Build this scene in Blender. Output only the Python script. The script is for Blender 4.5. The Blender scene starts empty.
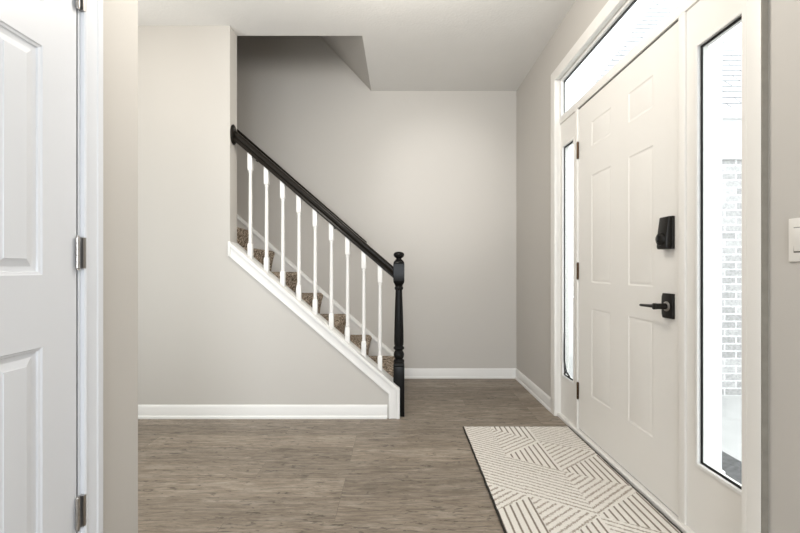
import bpy, bmesh, math, random
from mathutils import Vector, Matrix

random.seed(7)
SC = bpy.context.scene
COL = SC.collection

# ------------------------------------------------------------------ camera
EYE = 1.039
cam_data = bpy.data.cameras.new('camera')
cam_data.sensor_width = 36.0
cam_data.lens = 18.0
cam_data.shift_y = 2.5 / 800.0
cam_data.clip_start = 0.02
cam = bpy.data.objects.new('camera', cam_data)
COL.objects.link(cam)
cam.location = (0, 0, EYE)
cam.rotation_euler = (math.radians(90), 0, 0)
SC.camera = cam

# ------------------------------------------------------------------ view
SC.view_settings.view_transform = 'Standard'
SC.view_settings.look = 'None'
SC.view_settings.gamma = 1.0
SC.view_settings.use_curve_mapping = False
SC.view_settings.exposure = 0.3

# ------------------------------------------------------------------ sky
world = bpy.data.worlds.new('overcast_sky')
SC.world = world
world.use_nodes = True
wn = world.node_tree.nodes
wn['Background'].inputs[0].default_value = (0.95, 0.975, 1.0, 1)
wn['Background'].inputs[1].default_value = 3.0


# ------------------------------------------------------------------ lamps
def area_lamp(name, loc, rot, size, energy, color, shape='RECTANGLE', size_y=None):
    d = bpy.data.lights.new(name, 'AREA')
    d.shape = shape
    d.size = size
    if size_y:
        d.size_y = size_y
    d.energy = energy
    d.color = color
    o = bpy.data.objects.new(name, d)
    COL.objects.link(o)
    o.location = loc
    o.rotation_euler = rot
    return o


R = math.radians
def bulb_lamp(name, loc, radius, energy, color):
    d = bpy.data.lights.new(name, 'POINT')
    d.shadow_soft_size = radius
    d.energy = energy
    d.color = color
    o = bpy.data.objects.new(name, d)
    COL.objects.link(o)
    o.location = loc
    return o


area_lamp('added_side_fill', (1.06, -1.75, 1.30), (0, R(-90), R(180)), 2.0, 9, (0.80, 0.90, 1.0), size_y=2.0)  # added fill from the right, no window is built here
area_lamp('added_rear_fill', (0.1, -3.4, 1.35), (R(90), 0, 0), 1.7, 86, (0.87, 0.935, 1.0), size_y=2.1)  # unseen source added for frontal light; the rear wall is closed
bulb_lamp('added_foyer_fill', (-0.05, 1.72, 2.42), 0.14, 33, (1.0, 0.95, 0.87))  # added bulb to lift the ceiling and foyer, no fitting built
bulb_lamp('side_hall_ceiling_lamp', (-1.75, 2.0, 2.40), 0.14, 7.5, (1.0, 0.955, 0.88))
area_lamp('added_side_hall_fill', (-1.85, 1.43, 1.15), (R(90), 0, 0), 1.6, 14, (0.93, 0.985, 1.0), size_y=1.9)  # invented panel on the closed hall wall, brightens the lower stair wall
sp = bpy.data.lights.new('added_wall_spot', 'SPOT')  # spot added to make the bright patch on the back wall
sp.energy = 66
sp.spot_size = R(34)
sp.spot_blend = 1.0
sp.shadow_soft_size = 0.06
sp.color = (1.0, 0.98, 0.95)
spo = bpy.data.objects.new('added_wall_spot', sp)
COL.objects.link(spo)
spo.location = (0.10, 1.0, 2.66)
spo.rotation_euler = (Vector((0.42, 3.813, 1.80)) - Vector(spo.location)).to_track_quat('-Z', 'Y').to_euler()


# ------------------------------------------------------------------ materials
def nodes_of(name):
    m = bpy.data.materials.new(name)
    m.use_nodes = True
    nt = m.node_tree
    b = nt.nodes['Principled BSDF']
    return m, nt, b


def srgb(r, g, b):
    def f(c):
        c /= 255.0
        return c / 12.92 if c <= 0.04045 else ((c + 0.055) / 1.055) ** 2.4
    return (f(r), f(g), f(b), 1)


def plain(name, col, rough=0.5, metal=0.0, bump=None, var=0.0, vscale=8.0, spec=0.5):
    m, nt, b = nodes_of(name)
    b.inputs['Base Color'].default_value = col
    b.inputs['Roughness'].default_value = rough
    b.inputs['Metallic'].default_value = metal
    b.inputs['Specular IOR Level'].default_value = spec
    tc = nt.nodes.new('ShaderNodeTexCoord')
    if var > 0:
        n = nt.nodes.new('ShaderNodeTexNoise')
        n.inputs['Scale'].default_value = vscale
        n.inputs['Detail'].default_value = 3
        nt.links.new(tc.outputs['Object'], n.inputs['Vector'])
        mp = nt.nodes.new('ShaderNodeMapRange')
        mp.inputs['To Min'].default_value = 1 - var
        mp.inputs['To Max'].default_value = 1 + var
        nt.links.new(n.outputs['Fac'], mp.inputs['Value'])
        mx = nt.nodes.new('ShaderNodeVectorMath')
        mx.operation = 'SCALE'
        mx.inputs[0].default_value = col[:3]
        nt.links.new(mp.outputs['Result'], mx.inputs['Scale'])
        nt.links.new(mx.outputs['Vector'], b.inputs['Base Color'])
    if bump:
        sc, st, dist = bump
        n = nt.nodes.new('ShaderNodeTexNoise')
        n.inputs['Scale'].default_value = sc
        n.inputs['Detail'].default_value = 2
        nt.links.new(tc.outputs['Object'], n.inputs['Vector'])
        bp = nt.nodes.new('ShaderNodeBump')
        bp.inputs['Strength'].default_value = st
        bp.inputs['Distance'].default_value = dist
        nt.links.new(n.outputs['Fac'], bp.inputs['Height'])
        nt.links.new(bp.outputs['Normal'], b.inputs['Normal'])
    return m


M = {}
M['wall'] = plain('greige_wall_paint', (0.567, 0.541, 0.506, 1), 0.55, bump=(220, 0.08, 0.002), var=0.012, vscale=1.2, spec=0.35)
M['ceiling'] = plain('ceiling_paint', (0.78, 0.77, 0.75, 1), 0.9, bump=(60, 0.35, 0.004), var=0.02, vscale=6, spec=0.2)
M['trim'] = plain('white_trim_paint', (0.82, 0.81, 0.79, 1), 0.35, var=0.01, vscale=3, spec=0.4)
M['door'] = plain('off_white_door_paint', (0.82, 0.80, 0.765, 1), 0.38, bump=(35, 0.03, 0.002), var=0.012, vscale=4, spec=0.4)
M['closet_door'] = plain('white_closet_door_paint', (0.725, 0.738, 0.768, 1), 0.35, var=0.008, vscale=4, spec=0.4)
M['black'] = plain('black_gloss_paint', (0.007, 0.0065, 0.006, 1), 0.22, bump=(40, 0.08, 0.002), spec=0.13)
M['rail'] = plain('espresso_stained_wood', (0.013, 0.0105, 0.008, 1), 0.28, bump=(60, 0.10, 0.002), spec=0.16)
M['baluster'] = plain('white_baluster_paint', (0.80, 0.785, 0.765, 1), 0.4, var=0.01)
M['lock'] = plain('bronze_black_hardware', (0.010, 0.0085, 0.007, 1), 0.34, bump=(300, 0.05, 0.001), spec=0.3)
M['nickel'] = plain('satin_nickel', (0.44, 0.42, 0.40, 1), 0.30, metal=1.0, var=0.05, vscale=60)
M['bronze'] = plain('aged_bronze', (0.085, 0.050, 0.030, 1), 0.35, metal=0.9, var=0.25, vscale=80)
M['gasket'] = plain('dark_rubber_gasket', (0.020, 0.020, 0.021, 1), 0.75, var=0.3, vscale=40)
M['switch'] = plain('ivory_white_plastic', (0.82, 0.80, 0.76, 1), 0.35, var=0.005)
M['slot'] = plain('dark_switch_gap', (0.12, 0.11, 0.10, 1), 0.6, var=0.02)
M['post'] = plain('white_exterior_paint', (0.85, 0.85, 0.85, 1), 0.5, var=0.01)
M['concrete'] = plain('pale_concrete', (0.44, 0.435, 0.425, 1), 0.85, bump=(30, 0.3, 0.004), var=0.15, vscale=5)
M['mat_dark'] = plain('dark_slate_paving', (0.075, 0.075, 0.076, 1), 0.8, bump=(60, 0.5, 0.01), var=0.95, vscale=26)
M['frieze'] = plain('white_frieze_paint', (0.72, 0.72, 0.72, 1), 0.6, var=0.02)
M['binding'] = plain('dark_rug_binding', (0.026, 0.022, 0.018, 1), 0.9, bump=(400, 0.6, 0.003), var=0.5, vscale=260)


def glass_material():
    m = bpy.data.materials.new('clear_window_glass')
    m.use_nodes = True
    nt = m.node_tree
    nt.nodes.clear()
    out = nt.nodes.new('ShaderNodeOutputMaterial')
    mix = nt.nodes.new('ShaderNodeMixShader')
    tr = nt.nodes.new('ShaderNodeBsdfTransparent')
    tr.inputs[0].default_value = (0.95, 0.97, 0.97, 1)
    gl = nt.nodes.new('ShaderNodeBsdfGlossy')
    gl.inputs['Roughness'].default_value = 0.02
    lw = nt.nodes.new('ShaderNodeLayerWeight')
    pw = nt.nodes.new('ShaderNodeMath')
    pw.operation = 'POWER'
    pw.inputs[1].default_value = 4.0
    ma = nt.nodes.new('ShaderNodeMath')
    ma.operation = 'MULTIPLY_ADD'
    ma.inputs[1].default_value = 0.45
    ma.inputs[2].default_value = 0.025
    nt.links.new(lw.outputs['Facing'], pw.inputs[0])
    nt.links.new(pw.outputs[0], ma.inputs[0])
    nt.links.new(ma.outputs[0], mix.inputs[0])
    nt.links.new(tr.outputs[0], mix.inputs[1])
    nt.links.new(gl.outputs[0], mix.inputs[2])
    nt.links.new(mix.outputs[0], out.inputs[0])
    return m


M['shade_edge'] = plain('taupe_painted_shade_edge', (0.25, 0.228, 0.19, 1), 0.7, var=0.2, vscale=30)  # shade on the casing side put into a dark taupe colour
M['glass'] = glass_material()


def floor_material():
    m, nt, b = nodes_of('grey_brown_vinyl_planks')
    L = nt.links.new
    N = nt.nodes.new
    tc = N('ShaderNodeTexCoord')
    mp = N('ShaderNodeMapping')
    mp.inputs['Location'].default_value = (0.27, 0.05, 0)
    L(tc.outputs['Object'], mp.inputs['Vector'])
    br = N('ShaderNodeTexBrick')
    br.offset = 0.37
    br.offset_frequency = 3
    br.inputs['Color1'].default_value = (0.0, 0.0, 0.0, 1)
    br.inputs['Color2'].default_value = (1.0, 1.0, 1.0, 1)
    br.inputs['Mortar'].default_value = (0.5, 0.5, 0.5, 1)
    br.inputs['Scale'].default_value = 1.0
    br.inputs['Mortar Size'].default_value = 0.0011
    br.inputs['Mortar Smooth'].default_value = 0.3
    br.inputs['Bias'].default_value = 0.0
    br.inputs['Brick Width'].default_value = 1.22
    br.inputs['Row Height'].default_value = 0.17
    L(mp.outputs['Vector'], br.inputs['Vector'])
    # a shift of the grain per plank
    cmb = N('ShaderNodeVectorMath')
    cmb.operation = 'MULTIPLY_ADD'
    cmb.inputs[1].default_value = (7.3, 3.1, 11.0)
    L(br.outputs['Color'], cmb.inputs[0])
    L(tc.outputs['Object'], cmb.inputs[2])

    def noise(sx, sy, scale, detail, rough, dist=0.0):
        mm = N('ShaderNodeMapping')
        mm.inputs['Scale'].default_value = (sx, sy, 1)
        L(cmb.outputs['Vector'], mm.inputs['Vector'])
        n = N('ShaderNodeTexNoise')
        n.inputs['Scale'].default_value = scale
        n.inputs['Detail'].default_value = detail
        n.inputs['Roughness'].default_value = rough
        n.inputs['Distortion'].default_value = dist
        L(mm.outputs['Vector'], n.inputs['Vector'])
        return n.outputs['Fac']

    g1 = noise(1.0, 9.0, 3.2, 8, 0.72, 1.2)       # broad cathedral streaks
    g2 = noise(1.0, 6.0, 13.0, 5, 0.75, 0.8)      # fine broken grain
    g3 = noise(1.0, 3.6, 13.0, 4, 0.62, 1.2)      # knots and cracks

    r1 = N('ShaderNodeValToRGB')
    r1.color_ramp.elements[0].position = 0.28
    r1.color_ramp.elements[0].color = srgb(106, 94, 81)
    r1.color_ramp.elements[1].position = 0.72
    r1.color_ramp.elements[1].color = srgb(168, 157, 144)
    e = r1.color_ramp.elements.new(0.5)
    e.color = srgb(139, 127, 113)
    L(g1, r1.inputs['Fac'])

    r2 = N('ShaderNodeMapRange')
    r2.inputs['From Min'].default_value = 0.3
    r2.inputs['From Max'].default_value = 0.7
    r2.inputs['To Min'].default_value = 0.66
    r2.inputs['To Max'].default_value = 1.30
    L(g2, r2.inputs['Value'])
    r3 = N('ShaderNodeMapRange')
    r3.inputs['From Min'].default_value = 0.575
    r3.inputs['From Max'].default_value = 0.655
    r3.inputs['To Min'].default_value = 1.03
    r3.inputs['To Max'].default_value = 0.48
    L(g3, r3.inputs['Value'])
    rp = N('ShaderNodeMapRange')
    rp.inputs['To Min'].default_value = 0.84
    rp.inputs['To Max'].default_value = 1.15
    L(br.outputs['Color'], rp.inputs['Value'])
    rm = N('ShaderNodeMapRange')
    rm.inputs['To Min'].default_value = 1.0
    rm.inputs['To Max'].default_value = 0.62
    L(br.outputs['Fac'], rm.inputs['Value'])

    def mul(a, c):
        n = N('ShaderNodeMath')
        n.operation = 'MULTIPLY'
        L(a, n.inputs[0])
        L(c, n.inputs[1])
        return n.outputs[0]

    k = mul(mul(r2.outputs[0], r3.outputs[0]), mul(rp.outputs[0], rm.outputs[0]))
    vm = N('ShaderNodeVectorMath')
    vm.operation = 'SCALE'
    L(r1.outputs['Color'], vm.inputs[0])
    L(k, vm.inputs['Scale'])
    L(vm.outputs['Vector'], b.inputs['Base Color'])
    b.inputs['Roughness'].default_value = 0.46
    b.inputs['Specular IOR Level'].default_value = 0.4
    bp = N('ShaderNodeBump')
    bp.inputs['Strength'].default_value = 0.25
    bp.inputs['Distance'].default_value = 0.002
    L(k, bp.inputs['Height'])
    L(bp.outputs['Normal'], b.inputs['Normal'])
    return m


M['floor'] = floor_material()


def carpet_material():
    m, nt, b = nodes_of('speckled_brown_carpet')
    L = nt.links.new
    N = nt.nodes.new
    tc = N('ShaderNodeTexCoord')
    n1 = N('ShaderNodeTexNoise')
    n1.inputs['Scale'].default_value = 58
    n1.inputs['Detail'].default_value = 2
    n1.inputs['Roughness'].default_value = 0.75
    L(tc.outputs['Object'], n1.inputs['Vector'])
    r = N('ShaderNodeValToRGB')
    r.color_ramp.elements[0].position = 0.40
    r.color_ramp.elements[0].color = srgb(78, 66, 56)
    r.color_ramp.elements[1].position = 0.60
    r.color_ramp.elements[1].color = srgb(222, 206, 187)
    e = r.color_ramp.elements.new(0.5)
    e.color = srgb(158, 141, 124)
    L(n1.outputs['Fac'], r.inputs['Fac'])
    L(r.outputs['Color'], b.inputs['Base Color'])
    b.inputs['Roughness'].default_value = 0.95
    b.inputs['Specular IOR Level'].default_value = 0.1
    bp = N('ShaderNodeBump')
    bp.inputs['Strength'].default_value = 0.8
    bp.inputs['Distance'].default_value = 0.008
    L(n1.outputs['Fac'], bp.inputs['Height'])
    L(bp.outputs['Normal'], b.inputs['Normal'])
    return m


M['carpet'] = carpet_material()


def rug_material(name, wobble, w0, w1, dark):
    # u of the UV map counts stripes, v runs along them
    m, nt, b = nodes_of(name)
    L = nt.links.new
    N = nt.nodes.new
    uv = N('ShaderNodeUVMap')
    uv.uv_map = 'stripes'
    sep = N('ShaderNodeSeparateXYZ')
    L(uv.outputs['UV'], sep.inputs[0])
    tc = N('ShaderNodeTexCoord')
    nz = N('ShaderNodeTexNoise')
    nz.inputs['Scale'].default_value = 150
    nz.inputs['Detail'].default_value = 2
    L(tc.outputs['Object'], nz.inputs['Vector'])
    wob = N('ShaderNodeMath')
    wob.operation = 'MULTIPLY_ADD'
    wob.inputs[1].default_value = wobble
    L(nz.outputs['Fac'], wob.inputs[0])
    L(sep.outputs['X'], wob.inputs[2])
    fr = N('ShaderNodeMath')
    fr.operation = 'FRACT'
    L(wob.outputs[0], fr.inputs[0])
    pp = N('ShaderNodeMath')
    pp.operation = 'PINGPONG'
    pp.inputs[1].default_value = 0.5
    L(fr.outputs[0], pp.inputs[0])
    ramp = N('ShaderNodeValToRGB')
    ramp.color_ramp.elements[0].position = w0
    ramp.color_ramp.elements[0].color = dark
    ramp.color_ramp.elements[1].position = w1
    ramp.color_ramp.elements[1].color = srgb(232, 227, 220)
    L(pp.outputs[0], ramp.inputs['Fac'])
    n2 = N('ShaderNodeTexNoise')
    n2.inputs['Scale'].default_value = 420
    n2.inputs['Detail'].default_value = 2
    L(tc.outputs['Object'], n2.inputs['Vector'])
    mr = N('ShaderNodeMapRange')
    mr.inputs['From Min'].default_value = 0.3
    mr.inputs['From Max'].default_value = 0.7
    mr.inputs['To Min'].default_value = 0.84
    mr.inputs['To Max'].default_value = 1.1
    L(n2.outputs['Fac'], mr.inputs['Value'])
    vm = N('ShaderNodeVectorMath')
    vm.operation = 'SCALE'
    L(ramp.outputs['Color'], vm.inputs[0])
    L(mr.outputs[0], vm.inputs['Scale'])
    L(vm.outputs['Vector'], b.inputs['Base Color'])
    b.inputs['Roughness'].default_value = 0.95
    b.inputs['Specular IOR Level'].default_value = 0.1
    ad = N('ShaderNodeMath')
    ad.operation = 'MULTIPLY_ADD'
    ad.inputs[1].default_value = 0.3
    L(n2.outputs['Fac'], ad.inputs[0])
    L(ramp.outputs['Color'], ad.inputs[2])
    bp = N('ShaderNodeBump')
    bp.inputs['Strength'].default_value = 0.7
    bp.inputs['Distance'].default_value = 0.004
    L(ad.outputs[0], bp.inputs['Height'])
    L(bp.outputs['Normal'], b.inputs['Normal'])
    return m


M['rug'] = rug_material('cream_rug_pile_flat_ribs', 0.10, 0.06, 0.20, srgb(132, 121, 109))
M['rug_twist'] = rug_material('cream_rug_pile_twisted_ribs', 0.75, 0.04, 0.24, srgb(166, 155, 142))


def coursed(name, c1, c2, mortar, width, row, gap, rough=0.85, vert='Z'):
    m, nt, b = nodes_of(name)
    L = nt.links.new
    N = nt.nodes.new
    tc = N('ShaderNodeTexCoord')
    sep = N('ShaderNodeSeparateXYZ')
    L(tc.outputs['Object'], sep.inputs[0])
    cmb = N('ShaderNodeCombineXYZ')
    ad = N('ShaderNodeMath')
    L(sep.outputs['X'], ad.inputs[0])
    L(sep.outputs['Y'], ad.inputs[1])
    L(ad.outputs[0], cmb.inputs['X'])
    L(sep.outputs[vert], cmb.inputs['Y'])
    br = N('ShaderNodeTexBrick')
    br.inputs['Color1'].default_value = c1
    br.inputs['Color2'].default_value = c2
    br.inputs['Mortar'].default_value = mortar
    br.inputs['Scale'].default_value = 1
    br.inputs['Brick Width'].default_value = width
    br.inputs['Row Height'].default_value = row
    br.inputs['Mortar Size'].default_value = gap
    L(cmb.outputs[0], br.inputs['Vector'])
    n = N('ShaderNodeTexNoise')
    n.inputs['Scale'].default_value = 45
    n.inputs['Detail'].default_value = 3
    L(tc.outputs['Object'], n.inputs['Vector'])
    mr = N('ShaderNodeMapRange')
    mr.inputs['To Min'].default_value = 0.6
    mr.inputs['To Max'].default_value = 1.4
    L(n.outputs['Fac'], mr.inputs['Value'])
    vm = N('ShaderNodeVectorMath')
    vm.operation = 'SCALE'
    L(br.outputs['Color'], vm.inputs[0])
    L(mr.outputs[0], vm.inputs['Scale'])
    L(vm.outputs['Vector'], b.inputs['Base Color'])
    b.inputs['Roughness'].default_value = rough
    return m


M['brick'] = coursed('pale_whitewashed_brick', (0.47, 0.462, 0.455, 1), (0.34, 0.333, 0.326, 1), (0.64, 0.64, 0.635, 1), 0.21, 0.068, 0.007)
M['shingle'] = coursed('pale_grey_roof_shingles', (0.56, 0.56, 0.565, 1), (0.47, 0.47, 0.475, 1), (0.13, 0.13, 0.135, 1), 0.31, 0.072, 0.006)


# ------------------------------------------------------------------ mesh helpers
class Shape:
    def __init__(self):
        self.bm = bmesh.new()

    def face(self, pts):
        return self.bm.faces.new([self.bm.verts.new(p) for p in pts])

    def box(self, x0, x1, y0, y1, z0, z1, bevel=0.0):
        t = bmesh.new()
        bmesh.ops.create_cube(t, size=1.0)
        for v in t.verts:
            v.co = Vector(((x0 + x1) / 2 + v.co.x * (x1 - x0), (y0 + y1) / 2 + v.co.y * (y1 - y0), (z0 + z1) / 2 + v.co.z * (z1 - z0)))
        if bevel > 0:
            bmesh.ops.bevel(t, geom=list(t.edges), offset=bevel, segments=3, affect='EDGES', profile=0.5)
        self.merge(t)
        return self

    def merge(self, t):
        me = bpy.data.meshes.new('tmp')
        t.to_mesh(me)
        t.free()
        self.bm.from_mesh(me)
        bpy.data.meshes.remove(me)

    def prism(self, poly, a0, a1, fn, bevel=0.0):
        """polygon (p, q) swept from a0 to a1; fn(p, q, a) gives the point"""
        t = bmesh.new()
        n = len(poly)
        A = [t.verts.new(fn(p, q, a0)) for p, q in poly]
        B = [t.verts.new(fn(p, q, a1)) for p, q in poly]
        t.faces.new(A)
        t.faces.new(list(reversed(B)))
        for i in range(n):
            j = (i + 1) % n
            t.faces.new([A[j], A[i], B[i], B[j]])
        bmesh.ops.recalc_face_normals(t, faces=list(t.faces))
        if bevel > 0:
            bmesh.ops.bevel(t, geom=list(t.edges), offset=bevel, segments=2, affect='EDGES', profile=0.5)
        self.merge(t)
        return self

    def lathe(self, prof, cx, cy, cz=0.0, seg=28, fn=None):
        """prof: (radius, height) from low to high about a vertical axis, or about fn's axis"""
        t = bmesh.new()
        rings = []
        for r, h in prof:
            ring = []
            for i in range(seg):
                a = 2 * math.pi * i / seg
                p = (r * math.cos(a), r * math.sin(a), h)
                if fn:
                    p = fn(*p)
                else:
                    p = (cx + p[0], cy + p[1], cz + p[2])
                ring.append(t.verts.new(p))
            rings.append(ring)
        for k in range(len(rings) - 1):
            for i in range(seg):
                j = (i + 1) % seg
                t.faces.new([rings[k][i], rings[k][j], rings[k + 1][j], rings[k + 1][i]])
        t.faces.new(list(reversed(rings[0])))
        t.faces.new(rings[-1])
        bmesh.ops.recalc_face_normals(t, faces=list(t.faces))
        self.merge(t)
        return self

    def tube(self, pts, r, seg=10):
        t = bmesh.new()
        pts = [Vector(p) for p in pts]
        rings = []
        for k, p in enumerate(pts):
            d = (pts[min(k + 1, len(pts) - 1)] - pts[max(k - 1, 0)]).normalized()
            ref = Vector((0, 0, 1)) if abs(d.z) < 0.9 else Vector((1, 0, 0))
            u = d.cross(ref).normalized()
            w = d.cross(u).normalized()
            rr = r[k] if isinstance(r, (list, tuple)) else r
            rings.append([t.verts.new(p + (u * math.cos(2 * math.pi * i / seg) + w * math.sin(2 * math.pi * i / seg)) * rr) for i in range(seg)])
        for k in range(len(rings) - 1):
            for i in range(seg):
                j = (i + 1) % seg
                t.faces.new([rings[k][i], rings[k][j], rings[k + 1][j], rings[k + 1][i]])
        t.faces.new(rings[0])
        t.faces.new(rings[-1])
        bmesh.ops.recalc_face_normals(t, faces=list(t.faces))
        self.merge(t)
        return self

    def build(self, name, mat, parent=None, angle=35.0):
        bm = self.bm
        bmesh.ops.remove_doubles(bm, verts=list(bm.verts), dist=1e-6)
        for f in bm.faces:
            f.smooth = True
        lim = math.radians(angle)
        for e in bm.edges:
            e.smooth = len(e.link_faces) == 2 and e.calc_face_angle(0.0) < lim
        if parent is not None:
            off = parent_offset(parent)
            for v in bm.verts:
                v.co -= off
        me = bpy.data.meshes.new(name)
        bm.to_mesh(me)
        bm.free()
        me.materials.append(mat)
        o = bpy.data.objects.new(name, me)
        COL.objects.link(o)
        if parent is not None:
            o.parent = parent
        return o


def parent_offset(o):
    v = Vector((0, 0, 0))
    while o is not None:
        v += o.location
        o = o.parent
    return v


def root(name, loc, label=None, cat=None, kind=None, group=None):
    o = bpy.data.objects.new(name, None)
    o.empty_display_size = 0.1
    COL.objects.link(o)
    o.location = loc
    return tag(o, label, cat, kind, group)


def tag(o, label=None, cat=None, kind=None, group=None):
    if label:
        o['label'] = label
    if cat:
        o['category'] = cat
    if kind:
        o['kind'] = kind
    if group:
        o['group'] = group
    return o


XZ = lambda p, q, a: (p, a, q)          # polygon in x,z swept along y
YZ = lambda p, q, a: (a, p, q)          # polygon in y,z swept along x
XY = lambda p, q, a: (p, q, a)          # polygon in x,y swept along z

# ------------------------------------------------------------------ measures (metres)
CEIL = 2.736
XR = 1.11            # right wall face
XL = -0.925          # left wall face
YB = 3.813           # back wall face
YS = 2.79            # stair wall front face
TW = 0.12            # stair wall thickness
XE = -1.186          # end of the full height stair wall
XC = 1.136           # plane of the entry door and side lights
SL = 0.865           # slope of the stair
CAP0 = 0.203         # top of the knee wall cap at x = 0
YCORN = 1.412        # end corner of the left wall


def cap_z(x):
    return CAP0 - SL * x


# ------------------------------------------------------------------ setting
tag(Shape().box(-4.1, 1.26, -3.6, 3.95, -0.12, 0.0).build('floor', M['floor']),
    'grey brown wood plank floor running through the entry hall', 'floor', 'structure')

s = Shape()
s.box(-4.1, 1.26, -3.6, YS + TW, CEIL, CEIL + 0.22)
s.box(-0.274, 1.26, YS + TW, 3.95, CEIL, CEIL + 0.22)
tag(s.build('ceiling', M['ceiling']), 'flat off-white ceiling over the entry hall', 'ceiling', 'structure')

# sloping underside of the stair shaft and its lid
s = Shape()
dx = 2.5
s.prism([(-0.274, CEIL), (-0.274 - dx, CEIL + dx * 1.07), (-0.05 - dx, CEIL + dx * 1.07), (-0.05, CEIL + 0.01), (-0.264, CEIL + 0.01)], YS + TW, YB, XZ)
tag(s.build('ceiling_slope', M['wall']), 'sloping painted ceiling face rising above the stairs', 'ceiling', 'structure')
tag(Shape().box(-4.1, -2.0, YS, 3.95, 5.35, 5.5).build('ceiling_upper', M['ceiling']),
    'upper ceiling at the top of the stair shaft', 'ceiling', 'structure')

tag(Shape().box(-4.1, 1.26, YB, YB + 0.12, 0, 5.4).build('wall_back', M['wall']),
    'long greige back wall behind the stairs', 'wall', 'structure')

s = Shape()
x1 = -0.05
d = 0.020
s.prism([(-4.1, 0), (x1, 0), (x1, cap_z(x1) - d), (XE, cap_z(XE) - d), (XE, CEIL), (-4.1, CEIL)], YS, YS + TW, XZ)
s.box(-4.1, -0.10, YS, YS + TW - 0.001, CEIL + 0.01, 5.4)
tag(s.build('wall_stair', M['wall']), 'greige wall whose lower part slopes down along the stairs', 'wall', 'structure')

# left wall with the closet door opening
CY0, CY1 = 0.532, 1.1475      # opening
s = Shape()
s.box(XL - 0.12, XL, -3.6, CY0, 0, CEIL)
s.box(XL - 0.12, XL, CY1, YCORN, 0, CEIL)
s.box(XL - 0.12, XL, CY0, CY1, 2.045, CEIL)
s.box(-4.1, XL - 0.12, YCORN - 0.12, YCORN, 0, CEIL)
tag(s.build('wall_left', M['wall']), 'short greige wall piece beside the white panel door', 'wall', 'structure')
tag(Shape().box(XL - 0.75, XL - 0.70, 0.3, YCORN - 0.13, 0, CEIL).build('wall_closet', M['wall']),
    'back wall of the closet behind the white panel door', 'wall', 'structure')
tag(Shape().box(-4.1, -4.0, YCORN - 0.12, 3.95, 0, 5.4).build('wall_side', M['wall']),
    'end wall of the side hall', 'wall', 'structure')
tag(Shape().box(XL - 0.12, 1.26, -3.6, -3.48, 0, CEIL).build('wall_front', M['wall']),
    'wall at the far end of the hall behind the viewer', 'wall', 'structure')

# right wall with the entry opening
OY0, OY1, OZ = 1.225, 2.885, 2.430
XO = 1.20            # outer face of the entry wall
s = Shape()
s.box(XR, XO, -3.6, OY0, 0, CEIL)
s.box(XR, XO, OY1, YB, 0, CEIL)
s.box(XR, XO, OY0, OY1, OZ, CEIL)
tag(s.build('wall_right', M['wall']), 'greige wall that holds the entry door and its side lights', 'wall', 'structure')

# ---- baseboards: profile (out, up)
BASE = [(0, 0), (0.021, 0), (0.021, 0.012), (0.017, 0.019), (0.0135, 0.022), (0.0125, 0.066), (0.0105, 0.073), (0.0105, 0.079),
        (0.008, 0.085), (0.004, 0.091), (0, 0.093)]


def baseboard(name, along, a0, a1, face, sign, label):
    s = Shape()
    if along == 'x':
        s.prism(BASE, a0, a1, lambda p, q, a: (a, face + sign * p, q))
    else:
        s.prism(BASE, a0, a1, lambda p, q, a: (face + sign * p, a, q))
    return tag(s.build(name, M['trim'], angle=25), label, 'baseboard', 'structure')


baseboard('baseboard_stair', 'x', -4.0, -0.0885, YS, -1, 'white baseboard along the foot of the stair wall')
baseboard('baseboard_back', 'x', 0.035, XR, YB, -1, 'white baseboard along the back wall beyond the newel post')
baseboard('baseboard_right', 'y', 2.898, YB, XR, -1, 'short white baseboard between the back corner and the entry casing')
baseboard('baseboard_right', 'y', -3.48, 1.206, XR, -1, 'white baseboard on the near side of the entry')
baseboard('baseboard_left', 'y', 1.232, YCORN, XL, 1, 'white baseboard on the short wall beside the closet door')

# ---- casings: profile (across, out)
CASE = [(0, 0), (0, 0.010), (0.005, 0.0135), (0.010, 0.0135), (0.014, 0.011), (0.022, 0.0125), (0.044, 0.016), (0.048, 0.019),
        (0.066, 0.020), (0.070, 0.018), (0.0715, 0.015), (0.0715, 0)]


CASE2 = [(0, 0), (0, 0.016), (0.003, 0.0185), (0.020, 0.019), (0.022, 0.0180), (0.024, 0.019), (0.066, 0.020), (0.0705, 0.019), (0.0715, 0.017), (0.0715, 0)]


def casing_set(s, face, sign, y0, y1, z1, width, flat=False):
    """a flat sided U of casing; y0 and y1 are its inner edges, z1 its inner top"""
    prof = [(p * width / 0.0715, q) for p, q in (CASE2 if flat else CASE)]
    # mitred sweep: left, top, right
    path = [(y1, 0.0, 1, 0), (y1, z1, 1, 1), (y0, z1, -1, 1), (y0, 0.0, -1, 0)]
    t = bmesh.new()
    rings = []
    for (yy, zz, ky, kz) in path:
        rings.append([t.verts.new((face + sign * q, yy + ky * p, zz + kz * p)) for p, q in prof])
    n = len(prof)
    for k in range(3):
        for i in range(n):
            j = (i + 1) % n
            t.faces.new([rings[k][i], rings[k][j], rings[k + 1][j], rings[k + 1][i]])
    t.faces.new(rings[0])
    t.faces.new(list(reversed(rings[3])))
    bmesh.ops.recalc_face_normals(t, faces=list(t.faces))
    s.merge(t)


s = Shape()
casing_set(s, XL, 1, CY0 - 0.010, CY1 + 0.0105, 2.05, 0.066)
# jamb lining of the closet opening
s.box(XL - 0.12, XL + 0.0005, CY1, CY1 + 0.016, 0, 2.045)
s.box(XL - 0.06, XL - 0.037, CY1 - 0.012, CY1, 0, 2.045)
s.box(XL - 0.12, XL + 0.0005, CY0 - 0.016, CY0, 0, 2.045)
s.box(XL - 0.12, XL + 0.0005, CY0, CY1, 2.036, 2.05)
tag(s.build('trim_1', M['closet_door'], angle=20), 'white moulded casing around the closet door', 'door casing', 'structure')

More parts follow.
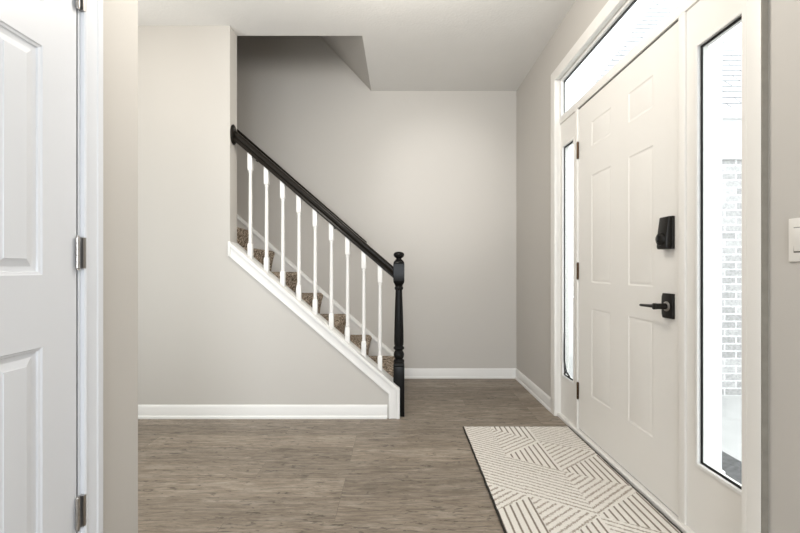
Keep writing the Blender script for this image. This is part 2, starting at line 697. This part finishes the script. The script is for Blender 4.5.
s = Shape()
casing_set(s, XR, -1, 1.281, 2.826, 2.372, 0.072, True)
tag(s.build('trim_2', M['door'], angle=20), 'off-white moulded casing framing the entry door, side lights and transom', 'door casing', 'structure')

tag(Shape().box(XR - 0.0185, XR, 1.2055, 1.2092, 0.0, 2.443).build('casing_shade_strip', M['shade_edge']),  # thin strip coloured dark to stand for the shaded casing side
    'outer edge of the entry casing beside the light switch, shade painted in as dark taupe', 'door casing', 'structure')

# ---- entry frame: jambs, mullions, head bars, sill
s = Shape()
s.box(1.112, 1.165, OY0, 1.281, 0.0, OZ)
s.box(1.112, 1.165, 2.829, OY1, 0.0, OZ)
s.box(1.112, 1.165, 1.281, 2.829, 2.375, OZ)
s.box(1.127, 1.22, 1.281, 2.829, 2.0585, 2.096, 0.003)          # bar over the door
s.box(1.127, 1.22, 2.545, 2.582, 0.02, 2.06, 0.003)             # hinge mullion
s.box(1.127, 1.22, 1.584, 1.6215, 0.02, 2.06, 0.003)            # latch mullion
tag(s.build('trim_3', M['door']), 'off-white jambs and mullions between the entry door and its glass', 'door frame', 'structure')

s = Shape()
s.prism([(1.1125, 0.0), (1.1125, 0.018), (1.119, 0.024), (1.24, 0.024), (1.30, 0.0)], OY0 + 0.001, OY1 - 0.001, XZ)
tag(s.build('trim_4', M['door']), 'off-white threshold under the entry door beside the rug', 'threshold', 'structure')


# ------------------------------------------------------------------ doors
def panel_slab(s, fn, u0, u1, v0, v1, thick, panels, prof):
    """slab face at w=0 (out is +w); panels are (u0,u1,v0,v1) sunk by prof [(inset, depth)]"""
    us = sorted({u0, u1} | {p[0] for p in panels} | {p[1] for p in panels})
    vs = sorted({v0, v1} | {p[2] for p in panels} | {p[3] for p in panels})
    t = bmesh.new()

    def quad(a):
        t.faces.new([t.verts.new(fn(*p)) for p in a])

    for i in range(len(us) - 1):
        for j in range(len(vs) - 1):
            a, b, c, d = us[i], us[i + 1], vs[j], vs[j + 1]
            mid = ((a + b) / 2, (c + d) / 2)
            if any(p[0] < mid[0] < p[1] and p[2] < mid[1] < p[3] for p in panels):
                continue
            quad([(a, c, 0), (b, c, 0), (b, d, 0), (a, d, 0)])
    for (a, b, c, d) in panels:
        last = None
        for ins, dep in prof:
            r = [(a + ins, c + ins, dep), (b - ins, c + ins, dep), (b - ins, d - ins, dep), (a + ins, d - ins, dep)]
            if last:
                for k in range(4):
                    quad([last[k], last[(k + 1) % 4], r[(k + 1) % 4], r[k]])
            last = r
        quad(last)
    e = -thick
    quad([(u0, v0, e), (u0, v1, e), (u1, v1, e), (u1, v0, e)])
    quad([(u0, v0, 0), (u0, v1, 0), (u0, v1, e), (u0, v0, e)])
    quad([(u1, v0, 0), (u1, v0, e), (u1, v1, e), (u1, v1, 0)])
    quad([(u0, v0, 0), (u0, v0, e), (u1, v0, e), (u1, v0, 0)])
    quad([(u0, v1, 0), (u1, v1, 0), (u1, v1, e), (u0, v1, e)])
    bmesh.ops.remove_doubles(t, verts=list(t.verts), dist=1e-6)
    bmesh.ops.recalc_face_normals(t, faces=list(t.faces))
    s.merge(t)


def hinge(parent, x, y, zc, h, r, mat, leaf):
    """barrel with knuckles and a ball tip; leaf is a box (x0,x1,y0,y1)"""
    s = Shape()
    prof = []
    z0 = zc - h / 2
    n = 5
    for k in range(n):
        a, b = z0 + h * k / n, z0 + h * (k + 1) / n
        prof += [(r * 0.86, a + 0.0004), (r, a + 0.0012), (r, b - 0.0012), (r * 0.86, b - 0.0004)]
    prof = [(r * 0.3, z0 - 0.005), (r * 0.75, z0 - 0.004), (r * 0.75, z0 - 0.001)] + prof + [(r * 0.75, z0 + h + 0.001), (r * 0.75, z0 + h + 0.004), (r * 0.3, z0 + h + 0.005)]
    s.lathe(prof, x, y, seg=14)
    hb = s.build('hinge', mat, parent)
    l = Shape()
    l.box(leaf[0], leaf[1], leaf[2], leaf[3], z0, z0 + h)
    l.build('hinge_leaf', mat, hb)
    hb['label'] = 'nickel hinge' if mat is M['nickel'] else 'aged bronze hinge'
    return hb


# ---- closet door on the left wall
D2 = root('door_2', (XL, 0.84, 0), 'white panelled closet door at left with nickel hinges', 'door', 'structure')
s = Shape()
py = [(0.895, 1.035), (0.653, 0.793)]
pz = [(0.24, 0.837), (1.0235, 1.616), (1.728, 1.925)]
panel_slab(s, lambda u, v, w: (XL + w, u, v), 0.538, 1.1435, 0.012, 2.032, 0.035,
           [(a, b, c, d) for a, b in py for c, d in pz],
           [(0, 0), (0.003, -0.003), (0.008, -0.0045), (0.010, -0.008), (0.018, -0.010), (0.022, -0.010), (0.040, -0.0035), (0.041, -0.0018)])
s.build('door_slab', M['closet_door'], D2, angle=15)
for zc in (0.342, 1.085, 1.828):
    hinge(D2, XL + 0.0075, 1.1390, zc, 0.089, 0.0056, M['nickel'], (XL + 0.001, XL + 0.0150, 1.1500, 1.1590))

# ---- entry door
D1 = root('door_1', (XC, 2.08, 0), 'off-white six panel entry door with black keypad lock and lever', 'door', 'structure')
s = Shape()
py = [(1.795, 1.990), (2.155, 2.373)]
pz = [(0.282, 0.805), (0.958, 1.596), (1.766, 1.912)]
panel_slab(s, lambda u, v, w: (XC - w, u, v), 1.6245, 2.5405, 0.0285, 2.0505, 0.045,
           [(a, b, c, d) for a, b in py for c, d in pz],
           [(0, 0), (0.006, -0.0026), (0.013, -0.0030), (0.020, -0.0014), (0.034, -0.0012), (0.041, -0.0001)])
s.build('door_slab', M['door'], D1, angle=15)
for zc in (0.266, 1.026, 1.793):
    hinge(D1, XC - 0.006, 2.5430, zc, 0.100, 0.0072, M['bronze'], (XC - 0.0098, XC - 0.0083, 2.546, 2.552))

# keypad lock body: a wedge, thicker at its foot
K0, K1 = 1.652, 1.722
s = Shape()
s.prism([(XC, 1.123), (XC - 0.030, 1.123), (XC - 0.034, 1.131), (XC - 0.034, 1.165), (XC - 0.022, 1.256), (XC - 0.019, 1.2595), (XC, 1.2595)],
        K0 + 0.006, K1 - 0.003, XZ, bevel=0.0025)
s.prism([(XC, 1.123), (XC - 0.012, 1.123), (XC - 0.012, 1.2595), (XC, 1.2595)], K0, K1, XZ, bevel=0.002)
KL = s.build('keypad_lock', M['lock'], D1)
KL['label'] = 'black electronic lock with round thumb turn'
s = Shape()
AX = lambda cy, cz: (lambda a, b, h: (XC - h, cy + a, cz + b))
s.lathe([(0.0270, 0.020), (0.0270, 0.034), (0.0250, 0.041), (0.020, 0.0445), (0.004, 0.0455)], 0, 0, fn=AX(1.690, 1.165), seg=30)
s.box(XC - 0.050, XC - 0.044, 1.6875, 1.6945, 1.152, 1.184, 0.002)
s.build('thumb_turn', M['lock'], KL)

# lever set
s = Shape()
s.prism([(K0, 0.831), (K1 - 0.006, 0.831), (K1, 0.846), (K1 + 0.002, 0.8835), (K1, 0.921), (K1 - 0.006, 0.936), (K0, 0.936)], XC, XC - 0.011, YZ, bevel=0.002)
LV = s.build('lever_handle', M['lock'], D1)
LV['label'] = 'black lever handle on a square plate'
s = Shape()
s.lathe([(0.021, 0.009), (0.021, 0.013), (0.0165, 0.016)], 0, 0, fn=AX(1.688, 0.8815), seg=24)
s.build('rose_ring', M['nickel'], LV)
s = Shape()
s.lathe([(0.0135, 0.010), (0.0125, 0.030), (0.0125, 0.052), (0.0135, 0.056), (0.0135, 0.066), (0.010, 0.068)], 0, 0, fn=AX(1.688, 0.8815), seg=20)
s.tube([(XC - 0.060, 1.688, 0.8815), (XC - 0.061, 1.705, 0.8812), (XC - 0.060, 1.740, 0.8800), (XC - 0.057, 1.775, 0.8785), (XC - 0.055, 1.797, 0.8775)],
       [0.009, 0.0078, 0.0066, 0.0062, 0.0058], 12)
s.build('lever', M['lock'], LV)
s = Shape()
s.box(XC - 0.004, XC - 0.002, 1.6185, 1.6235, 0.846, 0.911)
s.build('latch_plate', M['lock'], D1)
s = Shape()
s.box(XC - 0.003, XC - 0.0015, 1.6190, 1.6235, 1.150, 1.205)
s.build('bolt_plate', M['bronze'], D1)
# weather seal closing the gaps round the slab
s = Shape()
s.box(XC + 0.002, XC + 0.034, 1.6215, 2.545, 2.0505, 2.0600)
s.box(XC + 0.005, XC + 0.030, 2.5405, 2.545, 0.025, 2.0585)
s.box(XC + 0.004, XC + 0.030, 1.6215, 1.6245, 0.025, 2.0585)
s.box(XC + 0.003, XC + 0.030, 1.6245, 2.5405, 0.0245, 0.0285)
s.build('weather_seal', M['gasket'], D1)


# ------------------------------------------------------------------ glazed units
def ring(s, y0, y1, z0, z1, w, x0, x1, bevel=0.0):
    """rectangular ring lying outside (y0..y1, z0..z1) by w, between x0 and x1"""
    t = bmesh.new()
    P = [[(y0 - w, z0 - w), (y1 + w, z0 - w), (y1 + w, z1 + w), (y0 - w, z1 + w)], [(y0, z0), (y1, z0), (y1, z1), (y0, z1)]]
    V = [[[t.verts.new((x, a, b)) for a, b in q] for q in P] for x in (x0, x1)]
    for k in range(4):
        j = (k + 1) % 4
        t.faces.new([V[0][0][k], V[0][0][j], V[0][1][j], V[0][1][k]])
        t.faces.new([V[1][0][k], V[1][1][k], V[1][1][j], V[1][0][j]])
        t.faces.new([V[0][0][k], V[1][0][k], V[1][0][j], V[0][0][j]])
        t.faces.new([V[0][1][k], V[0][1][j], V[1][1][j], V[1][1][k]])
    bmesh.ops.recalc_face_normals(t, faces=list(t.faces))
    if bevel > 0:
        bmesh.ops.bevel(t, geom=[e for e in t.edges if e.calc_face_angle(0) > 1], offset=bevel, segments=2, affect='EDGES', profile=0.5)
    s.merge(t)


def sash(s, y0, y1, z0, z1, gy0, gy1, gz0, gz1, x0, x1):
    s.box(x0, x1, y0, gy0, z0, z1)
    s.box(x0, x1, gy1, y1, z0, z1)
    s.box(x0, x1, gy0, gy1, z0, gz0)
    s.box(x0, x1, gy0, gy1, gz1, z1)


def side_light(name, y0, y1, gy0, gy1, label):
    w = root(name, (XC, (y0 + y1) / 2, 0), label, 'window', 'structure')
    gz0, gz1 = 0.300, 1.886
    s = Shape()
    sash(s, y0, y1, 0.024, 2.0585, gy0 - 0.006, gy1 + 0.006, gz0 - 0.006, gz1 + 0.006, XC, XC + 0.045)
    s.build('window_panel', M['door'], w)
    s = Shape()
    ring(s, gy0, gy1, gz0, gz1, 0.013, XC - 0.006, XC + 0.008, 0.002)
    s.build('glazing_bead', M['trim'], w)
    s = Shape()
    s.box(XC + 0.011, XC + 0.017, gy0 - 0.006, gy1 + 0.006, gz0 - 0.006, gz1 + 0.006)
    s.build('glass_pane', M['glass'], w)
    s = Shape()
    ring(s, gy0 + 0.0085, gy1 - 0.0085, gz0 + 0.0085, gz1 - 0.0085, 0.0110, XC + 0.0082, XC + 0.0108)
    s.build('gasket', M['gasket'], w)
    return w


W1 = side_light('window_1', 2.582, 2.829, 2.614, 2.786, 'narrow glass side light beyond the hinges of the entry door')
W2 = side_light('window_2', 1.281, 1.584, 1.318, 1.521, 'narrow glass side light nearest the switch, brick seen outside')
# a strip of seal that has come loose in the far side light
s = Shape()
s.tube([(XC + 0.006, 2.779, 0.60), (XC + 0.005, 2.778, 0.50), (XC + 0.004, 2.775, 0.41), (XC + 0.002, 2.752, 0.365), (XC + 0.002, 2.737, 0.338),
        (XC + 0.002, 2.752, 0.326), (XC + 0.003, 2.776, 0.312)], [0.002, 0.0045, 0.005, 0.006, 0.0065, 0.006, 0.004], 8)
s.tube([(XC + 0.002, 2.745, 0.330), (XC + 0.001, 2.716, 0.331), (XC + 0.001, 2.690, 0.318), (XC + 0.002, 2.668, 0.306)], [0.0055, 0.006, 0.0055, 0.004], 8)
s.build('loose_seal', M['gasket'], W1)

W3 = root('window_3', (XC, 2.05, 2.23), 'long glass transom above the entry door', 'window', 'structure')
s = Shape()
ring(s, 1.306, 2.806, 2.112, 2.357, 0.018, XC - 0.006, XC + 0.028, 0.002)
s.build('window_frame', M['trim'], W3)
s = Shape()
s.box(XC + 0.018, XC + 0.024, 1.300, 2.812, 2.106, 2.363)
s.build('glass_pane', M['glass'], W3)
s = Shape()
s.box(XC + 0.0125, XC + 0.0175, 1.306, 2.806, 2.3525, 2.357)
s.box(XC + 0.0125, XC + 0.0175, 1.306, 2.806, 2.343, 2.3455)
s.box(XC + 0.0125, XC + 0.0175, 2.801, 2.806, 2.112, 2.357)
s.build('gasket', M['gasket'], W3)

# ------------------------------------------------------------------ knee wall trim
s = Shape()
yf = YS - 0.017
xa, xb = XE - 0.004, -0.0015
# cap board on the slope
s.prism([(xa, cap_z(xa)), (xb - 0.045, cap_z(xb - 0.045)), (xb - 0.045, cap_z(xb - 0.045) - 0.021), (xa, cap_z(xa) - 0.021)], YS - 0.004, YS + TW + 0.012, XZ, bevel=0.0015)
# moulded board: down the slope, mitred, then down to the floor
TP = [(0, -0.021), (0, 0.016), (0.002, 0.0185), (0.019, 0.0195), (0.0215, 0.018), (0.0235, 0.0130), (0.028, 0.0115), (0.060, 0.0105), (0.064, 0.0125),
      (0.068, 0.0145), (0.075, 0.0140), (0.0785, 0.010), (0.079, 0.0), (0.079, -0.002), (0.030, -0.002), (0.030, -0.021)]
nrm = math.hypot(1, SL)
t = bmesh.new()
rows = []
for q in range(3):
    row = []
    for p, out in TP:
        if q == 0:
            x, z = xa, cap_z(xa) - p * nrm
        elif q == 1:
            x, z = xb - p, cap_z(xb) + p * (SL - nrm)
        else:
            x, z = xb - p, 0.0
        row.append(t.verts.new((x, YS - out, z)))
    rows.append(row)
for k in range(2):
    for i in range(len(TP)):
        j = (i + 1) % len(TP)
        t.faces.new([rows[k][i], rows[k][j], rows[k + 1][j], rows[k + 1][i]])
t.faces.new(rows[0])
t.faces.new(list(reversed(rows[2])))
bmesh.ops.recalc_face_normals(t, faces=list(t.faces))
s.merge(t)
# short upright end at the top
s.box(xa - 0.004, xa + 0.012, YS - 0.0185, YS + 0.002, cap_z(xa) - 0.101, cap_z(xa) - 0.002, 0.0015)
tag(s.build('trim_5', M['trim']), 'white moulded cap and trim sloping along the top of the low stair wall', 'trim', 'structure')

# ------------------------------------------------------------------ staircase
RISE, RUN = 0.199, 0.230
YN, YF = YS + TW + 0.002, YB - 0.022
ST = root('staircase', (-0.1, 3.35, 0), 'brown carpeted staircase climbing left behind the white balusters', 'staircase')


def step_profile(xn, z):
    r = 0.030
    p = [(xn - 0.034, z - RISE - 0.002), (xn - 0.028, z - 0.15), (xn - 0.012, z - 0.07)]
    for k in range(8):
        a = -0.35 + (math.pi / 2 + 0.35) * k / 7
        p.append((xn - r + r * math.cos(a), z - r + r * math.sin(a)))
    p += [(xn - RUN - 0.028, z), (xn - RUN - 0.028, z - RISE - 0.002)]
    return p


N_STEPS = 12
for k in range(1, N_STEPS + 1):
    z = 0.216 + (k - 1) * RISE
    xn = -0.0375 - (k - 1) * RUN
    s = Shape()
    pr = step_profile(xn, z)
    if k == 1:
        pr[0] = (pr[0][0], 0.0)
        pr[-1] = (pr[-1][0], 0.0)
    s.prism(pr, YN, YF, XZ)
    s.build('step', M['carpet'], ST, angle=50)
# skirt board on the back wall with its bright cap
SK = lambda x: 0.190 - 0.886 * x
s = Shape()
s.prism([(-3.0, SK(-3.0) - 0.02), (0.034, SK(0.034) - 0.02), (0.034, 0.0), (-0.25, 0.0), (-3.0, SK(-3.0) - 0.50)], YB - 0.018, YB - 0.001, XZ)
sk = s.build('skirt_board', M['trim'], ST)
s = Shape()
s.prism([(0, 0), (0.010, -0.002), (0.020, -0.012), (0.030, -0.034), (0.030, -0.042), (0.018, -0.046), (0, -0.046)], -3.0, 0.034,
        lambda p, q, a: (a, YB - 0.001 - p, SK(a) + q))
s.build('skirt_cap', M['trim'], sk)

# upper landing beyond the last step
tag(Shape().box(-4.05, -2.60, YN, YB, 2.42, 2.60).build('floor_landing', M['carpet']),
    'carpeted upper landing at the head of the stairs', 'floor', 'structure')

# ------------------------------------------------------------------ stair railing
YM = YS + 0.060                       # middle of the knee wall
RAIL = root('stair_railing', (-0.008, YM, 0), 'black topped stair railing with white balusters and black newel post', 'stair railing')


def rail_z(x):                         # underside of the hand rail
    return 1.450 - 0.862 * (x + 0.6)


# moulded hand rail: profile (across, up)
half = [(0.014, 0.0), (0.024, 0.003), (0.0255, 0.012), (0.021, 0.020), (0.0195, 0.029), (0.024, 0.036), (0.0295, 0.044), (0.031, 0.056),
        (0.029, 0.067), (0.023, 0.076), (0.012, 0.082), (0.0, 0.084)]
prof = half + [(-p, q) for p, q in reversed(half[:-1])]
s = Shape()
s.prism(prof, XE + 0.006, -0.040, lambda p, q, a: (a, YM + p, rail_z(a) + q))
s.build('handrail', M['rail'], RAIL, angle=50)
s = Shape()
zc = rail_z(XE) + 0.036
s.lathe([(0.060, 0.0), (0.0635, 0.004), (0.0635, 0.010), (0.058, 0.0145), (0.050, 0.016)], 0, 0, seg=40,
        fn=lambda a, b, h: (XE + h, YM - 0.014 + a * 0.72, zc + b * 1.12))
s.build('rosette', M['rail'], RAIL)

# newel post
NX = -0.008
s = Shape()
hw = 0.039
s.box(NX - hw, NX + hw, YM - hw, YM + hw, 0.0, 0.352, 0.002)
def square_block(s, x, y, hw, z0, z1, ch, neck):
    """square block whose ends are chamfered down to a round-ish neck"""
    t = bmesh.new()
    rows = [(neck, z0), (hw * 0.93, z0 + ch * 0.55), (hw, z0 + ch), (hw, z1 - ch), (hw * 0.93, z1 - ch * 0.55), (neck, z1)]
    rr = []
    for w, z in rows:
        c = min(0.30, 0.06 + (1 - w / hw) * 0.9) * w
        rr.append([t.verts.new((x + a, y + b, z)) for a, b in ((w, -w + c), (w, w - c), (w - c, w), (-w + c, w), (-w, w - c), (-w, -w + c), (-w + c, -w), (w - c, -w))])
    for k in range(len(rr) - 1):
        for i in range(8):
            j = (i + 1) % 8
            t.faces.new([rr[k][i], rr[k][j], rr[k + 1][j], rr[k + 1][i]])
    t.faces.new(rr[0])
    t.faces.new(rr[-1])
    bmesh.ops.recalc_face_normals(t, faces=list(t.faces))
    s.merge(t)


square_block(s, NX, YM, hw, 0.340, 0.380, 0.016, 0.030)
s.lathe([(0.030, 0.372), (0.0385, 0.378), (0.0395, 0.388), (0.036, 0.394), (0.028, 0.398), (0.0275, 0.402), (0.033, 0.408), (0.037, 0.420),
         (0.0375, 0.434), (0.034, 0.448), (0.0275, 0.458), (0.0265, 0.462), (0.034, 0.467), (0.0385, 0.474), (0.0375, 0.483), (0.0305, 0.490),
         (0.0295, 0.496), (0.0335, 0.500), (0.0345, 0.520), (0.0335, 0.600), (0.0300, 0.720), (0.0265, 0.820), (0.0240, 0.884), (0.0238, 0.890),
         (0.029, 0.894), (0.0315, 0.901), (0.0305, 0.910), (0.0255, 0.915), (0.026, 0.920), (0.033, 0.932)], NX, YM, seg=32)
square_block(s, NX, YM, hw, 0.922, 1.108, 0.034, 0.021)
nw = s.build('newel_post', M['black'], RAIL, angle=40)
nw['label'] = 'glossy black turned newel post'
s = Shape()
s.lathe([(0.020, 1.096), (0.0185, 1.104), (0.0180, 1.112), (0.0225, 1.117), (0.0320, 1.124), (0.0372, 1.133), (0.0385, 1.141), (0.0365, 1.149),
         (0.0305, 1.156), (0.0200, 1.161), (0.006, 1.163)], NX, YM, seg=30)
s.build('finial', M['black'], nw)

# balusters: the first is built, the others are copies moved down the slope
BX0, DBX = -1.0655, 0.1154


def baluster_mesh():
    s = Shape()
    x = BX0
    zb, zt = cap_z(x), rail_z(x)
    hw = 0.0160
    s.box(x - hw, x + hw, YM - hw, YM + hw, zb - 0.013, zb + 0.082, 0.0012)
    square_block(s, x, YM, hw, zb + 0.070, zb + 0.100, 0.010, 0.0105)
    s.lathe([(0.0105, zb + 0.098), (0.0135, zb + 0.104), (0.0135, zb + 0.109), (0.0118, zb + 0.114), (0.0125, zb + 0.130), (0.0130, zb + 0.20), (0.0122, zb + 0.40),
             (0.0108, zt - 0.150), (0.0105, zt - 0.132), (0.0130, zt - 0.126), (0.0130, zt - 0.120), (0.0105, zt - 0.114)], x, YM, seg=18)
    square_block(s, x, YM, hw, zt - 0.116, zt - 0.086, 0.012, 0.0105)
    s.box(x - hw, x + hw, YM - hw, YM + hw, zt - 0.098, zt + 0.014, 0.0012)
    return s


b0 = baluster_mesh().build('baluster', M['baluster'], RAIL)
for k in range(1, 9):
    c = b0.copy()
    COL.objects.link(c)
    c.parent = RAIL
    c.location = (DBX * k, 0, -0.8635 * DBX * k)

# ------------------------------------------------------------------ wall rail over the stairs
WR = root('wall_handrail', (-0.9, YB, 1.8), 'dark wooden hand rail on brackets along the back stair wall', 'handrail')
wr_top = lambda x: 1.296 - 0.872 * (x + 0.312)
prof = [(0.012, 0.0), (0.020, 0.006), (0.0225, 0.020), (0.021, 0.040), (0.015, 0.052), (0, 0.057), (-0.015, 0.052), (-0.021, 0.040), (-0.0225, 0.020), (-0.020, 0.006), (-0.012, 0.0)]
s = Shape()
s.prism(prof, -2.5, -0.312, lambda p, q, a: (a, YB - 0.070 + p, wr_top(a) - 0.057 + q))
s.build('rail', M['rail'], WR, angle=50)
for x in (-0.62, -1.35, -2.1):
    zz = wr_top(x) - 0.055
    s = Shape()
    s.tube([(x, YB - 0.070, zz + 0.004), (x, YB - 0.070, zz - 0.02), (x, YB - 0.058, zz - 0.045), (x, YB - 0.030, zz - 0.06), (x, YB, zz - 0.062)], 0.006, 10)
    s.lathe([(0.026, 0.0), (0.026, 0.004), (0.018, 0.008)], 0, 0, seg=20, fn=lambda a, b, h: (x + a, YB - h, zz - 0.062 + b))
    s.build('bracket', M['lock'], WR)

# ------------------------------------------------------------------ rug
RX, RY, RW, RL = 0.417, 2.612, 0.680, 1.52
RUG = root('rug', (RX + RW / 2, RY - RL / 2, 0), 'cream runner rug with taupe geometric stripes in front of the entry door', 'rug')
TH = 0.010
g = 0.8
V, P_, Q_ = (1, 0), None, None
n_ = math.hypot(1, 0.72)
DIRS = {'v': ((1, 0), 0.0325), 'm': ((0.75 / 1.25, 1 / 1.25), 0.0295), 'p': ((-0.62 / 1.1766, 1 / 1.1766), 0.0265)}
c0, c1, c2, c3 = 0.0, 0.168, 0.413, RW
regs = [
    # column 1
    ('p', [(c0, 0), (c1, 0), (c1, 0.835), (c0, 0.735)]),
    ('m', [(c0, 0.735), (c1, 0.835), (c1, 0.842), (c0, 0.940)]),
    ('v', [(c0, 0.940), (c1, 0.842), (c1, 1.240), (c0, 1.140)]),
    ('p', [(c0, 1.140), (c1, 1.240), (c1, RL), (c0, RL)]),
    # column 2
    ('v', [(c1, 0), (c2, 0), (c2, 0.255), (c1, 0.065)]),
    ('m', [(c1, 0.065), (c2, 0.255), (c2, 0.268), (c1, 0.445)]),
    ('v', [(c1, 0.445), (c2, 0.268), (c2, 0.612), (c1, 0.440 + 0.006)]),
    ('p', [(c1, 0.446), (c2, 0.612), (c2, 0.980), (c1, 0.835)]),
    ('m', [(c1, 0.835), (c2, 0.980), (c2, 0.985), (c1, 1.160)]),
    ('v', [(c1, 1.160), (c2, 0.985), (c2, 1.330), (c1, 1.165)]),
    ('p', [(c1, 1.165), (c2, 1.330), (c2, RL), (c1, RL)]),
    # column 3
    ('p', [(c2, 0), (c3, 0), (c3, 0.405), (c2, 0.252)]),
    ('m', [(c2, 0.252), (c3, 0.405), (c3, 0.432), (c2, 0.606)]),
    ('v', [(c2, 0.606), (c3, 0.432), (c3, 0.755), (c2, 0.610)]),
    ('m', [(c2, 0.610), (c3, 0.755), (c3, 0.800), (c2, 0.978)]),
    ('v', [(c2, 0.978), (c3, 0.800), (c3, 1.115), (c2, 0.982)]),
    ('p', [(c2, 0.982), (c3, 1.115), (c3, 1.410), (c2, 1.300)]),
    ('m', [(c2, 1.300), (c3, 1.410), (c3, RL), (c2, RL)]),
]
regs = [(d_, [(a, min(RL, max(0.0, b - 0.037)) if b < RL else RL) for a, b in q]) for d_, q in regs]
bm = bmesh.new()
uvl = bm.loops.layers.uv.new('stripes')
off = parent_offset(RUG)
for d_, poly in regs:
    (nx, ny), per = DIRS[d_]
    f = bm.faces.new([bm.verts.new(Vector((RX + a, RY - b, TH)) - off) for a, b in reversed(poly)])
    for lp, (a, b) in zip(f.loops, reversed(poly)):
        base = poly[0]
        f.material_index = 0 if d_ == 'v' else 1
        lp[uvl].uv = (((a - base[0]) * nx + (b - base[1]) * ny) / per, (a * ny - b * nx))
# sides and underside of the pile
E_ = [(0, 0), (RW, 0), (RW, RL), (0, RL)]
for i in range(4):
    a, b = E_[i], E_[(i + 1) % 4]
    f = bm.faces.new([bm.verts.new(Vector((RX + p[0], RY - p[1], z)) - off) for p, z in ((a, TH), (b, TH), (b, 0.0005), (a, 0.0005))])
    for lp in f.loops:
        lp[uvl].uv = (0.5, 0)
f = bm.faces.new([bm.verts.new(Vector((RX + p[0], RY - p[1], 0.0005)) - off) for p in E_])
for lp in f.loops:
    lp[uvl].uv = (0.5, 0)
bmesh.ops.recalc_face_normals(bm, faces=list(bm.faces))
me = bpy.data.meshes.new('rug_pile')
bm.to_mesh(me)
bm.free()
me.materials.append(M['rug'])
me.materials.append(M['rug_twist'])
pile = bpy.data.objects.new('rug_pile', me)
COL.objects.link(pile)
pile.parent = RUG
# dark stitched binding on the long sides, with a slightly wavy edge
s = Shape()
for side in (0, 1):
    pts, rad = [], []
    n = 60
    for k in range(n + 1):
        y = RY - RL * k / n
        x = (RX - 0.003 if side == 0 else RX + RW + 0.003) + random.uniform(-0.0012, 0.0012)
        pts.append((x, y, 0.0062))
        rad.append(0.0056 + random.uniform(-0.0006, 0.0008))
    s.tube(pts, rad, 8)
s.build('rug_binding', M['binding'], RUG)

# ------------------------------------------------------------------ light switch
SW = root('light_switch', (XR, 1.103, 1.12), 'white rocker light switch on the wall at right edge', 'light switch')
s = Shape()
s.box(XR - 0.006, XR, 1.068, 1.138, 1.059, 1.181, 0.0025)
s.build('switch_plate', M['switch'], SW)
s = Shape()
s.box(XR - 0.0064, XR - 0.004, 1.0845, 1.1215, 1.0845, 1.1555)
s.build('switch_recess', M['slot'], SW)
s = Shape()
s.prism([(XR - 0.004, 1.088), (XR - 0.0075, 1.0885), (XR - 0.0095, 1.120), (XR - 0.0125, 1.153), (XR - 0.004, 1.1535)], 1.0862, 1.1198, XZ, bevel=0.0008)
s.build('rocker', M['switch'], SW)

# ------------------------------------------------------------------ outside
tag(Shape().box(1.26, 14, -8, 16, -0.30, -0.12).build('ground', M['concrete']), 'pale concrete paving outside the side light', 'ground', 'structure')
tag(Shape().box(1.30, 2.04, 0.2, 2.62, -0.12, -0.112, 0.002).build('doormat', M['mat_dark']),
    'dark grey mat on the paving outside the near side light', 'doormat')
P = root('porch_post', (1.650, 2.15, -0.12), 'white square porch post outside the near side light', 'post')
s = Shape()
s.box(1.608, 1.692, 2.10, 2.17, -0.12, 2.75, 0.004)
s.build('post_shaft', M['post'], P)
s = Shape()
s.box(1.598, 1.702, 2.09, 2.18, -0.12, -0.02, 0.004)
s.build('post_base', M['post'], P)

HX0, HX1, HY0, HY1 = 1.65, 3.68, 3.66, 5.9
H = root('brick_outbuilding', ((HX0 + HX1) / 2, 4.7, -0.12), 'pale brick building with shingled roof outside the near side light', 'building')
FOOT = [(HX0, HY0), (HX1, HY0), (HX1, HY1), (HX0 + 1.2, HY1), (HX0 + 1.2, HY0 + 0.6), (HX0, HY0 + 0.12)]
Shape().prism(FOOT, -0.12, 2.04, XY).build('brick_wall', M['brick'], H)
s = Shape()
s.prism([(x + (0.02 if x > 2 else -0.02), y + (0.02 if y > 4.5 else -0.02)) for x, y in FOOT], 2.04, 2.40, XY)
s.prism([(x + (0.06 if x > 2 else -0.06), y + (0.06 if y > 4.5 else -0.06)) for x, y in FOOT], 2.40, 2.49, XY)
s.build('frieze', M['frieze'], H)
s = Shape()
t = bmesh.new()
low = [t.verts.new(p) for p in ((HX0 - 0.06, HY0 - 0.06, 2.49), (HX1 + 0.06, HY0 - 0.06, 2.49), (HX1 + 0.06, HY1, 2.49), (HX0 + 1.14, HY1, 2.49), (HX0 + 1.14, HY0 + 0.55, 2.49))]
va, vc = t.verts.new((3.03, 4.70, 4.27)), t.verts.new((3.2, 5.3, 4.27))
t.faces.new([low[0], low[1], va])
t.faces.new([low[1], low[2], vc, va])
t.faces.new([low[2], low[3], vc])
t.faces.new([low[3], low[4], va, vc])
t.faces.new([low[4], low[0], va])
t.faces.new(list(reversed(low)))
bmesh.ops.recalc_face_normals(t, faces=list(t.faces))
s.merge(t)
s.build('roof', M['shingle'], H, angle=5)
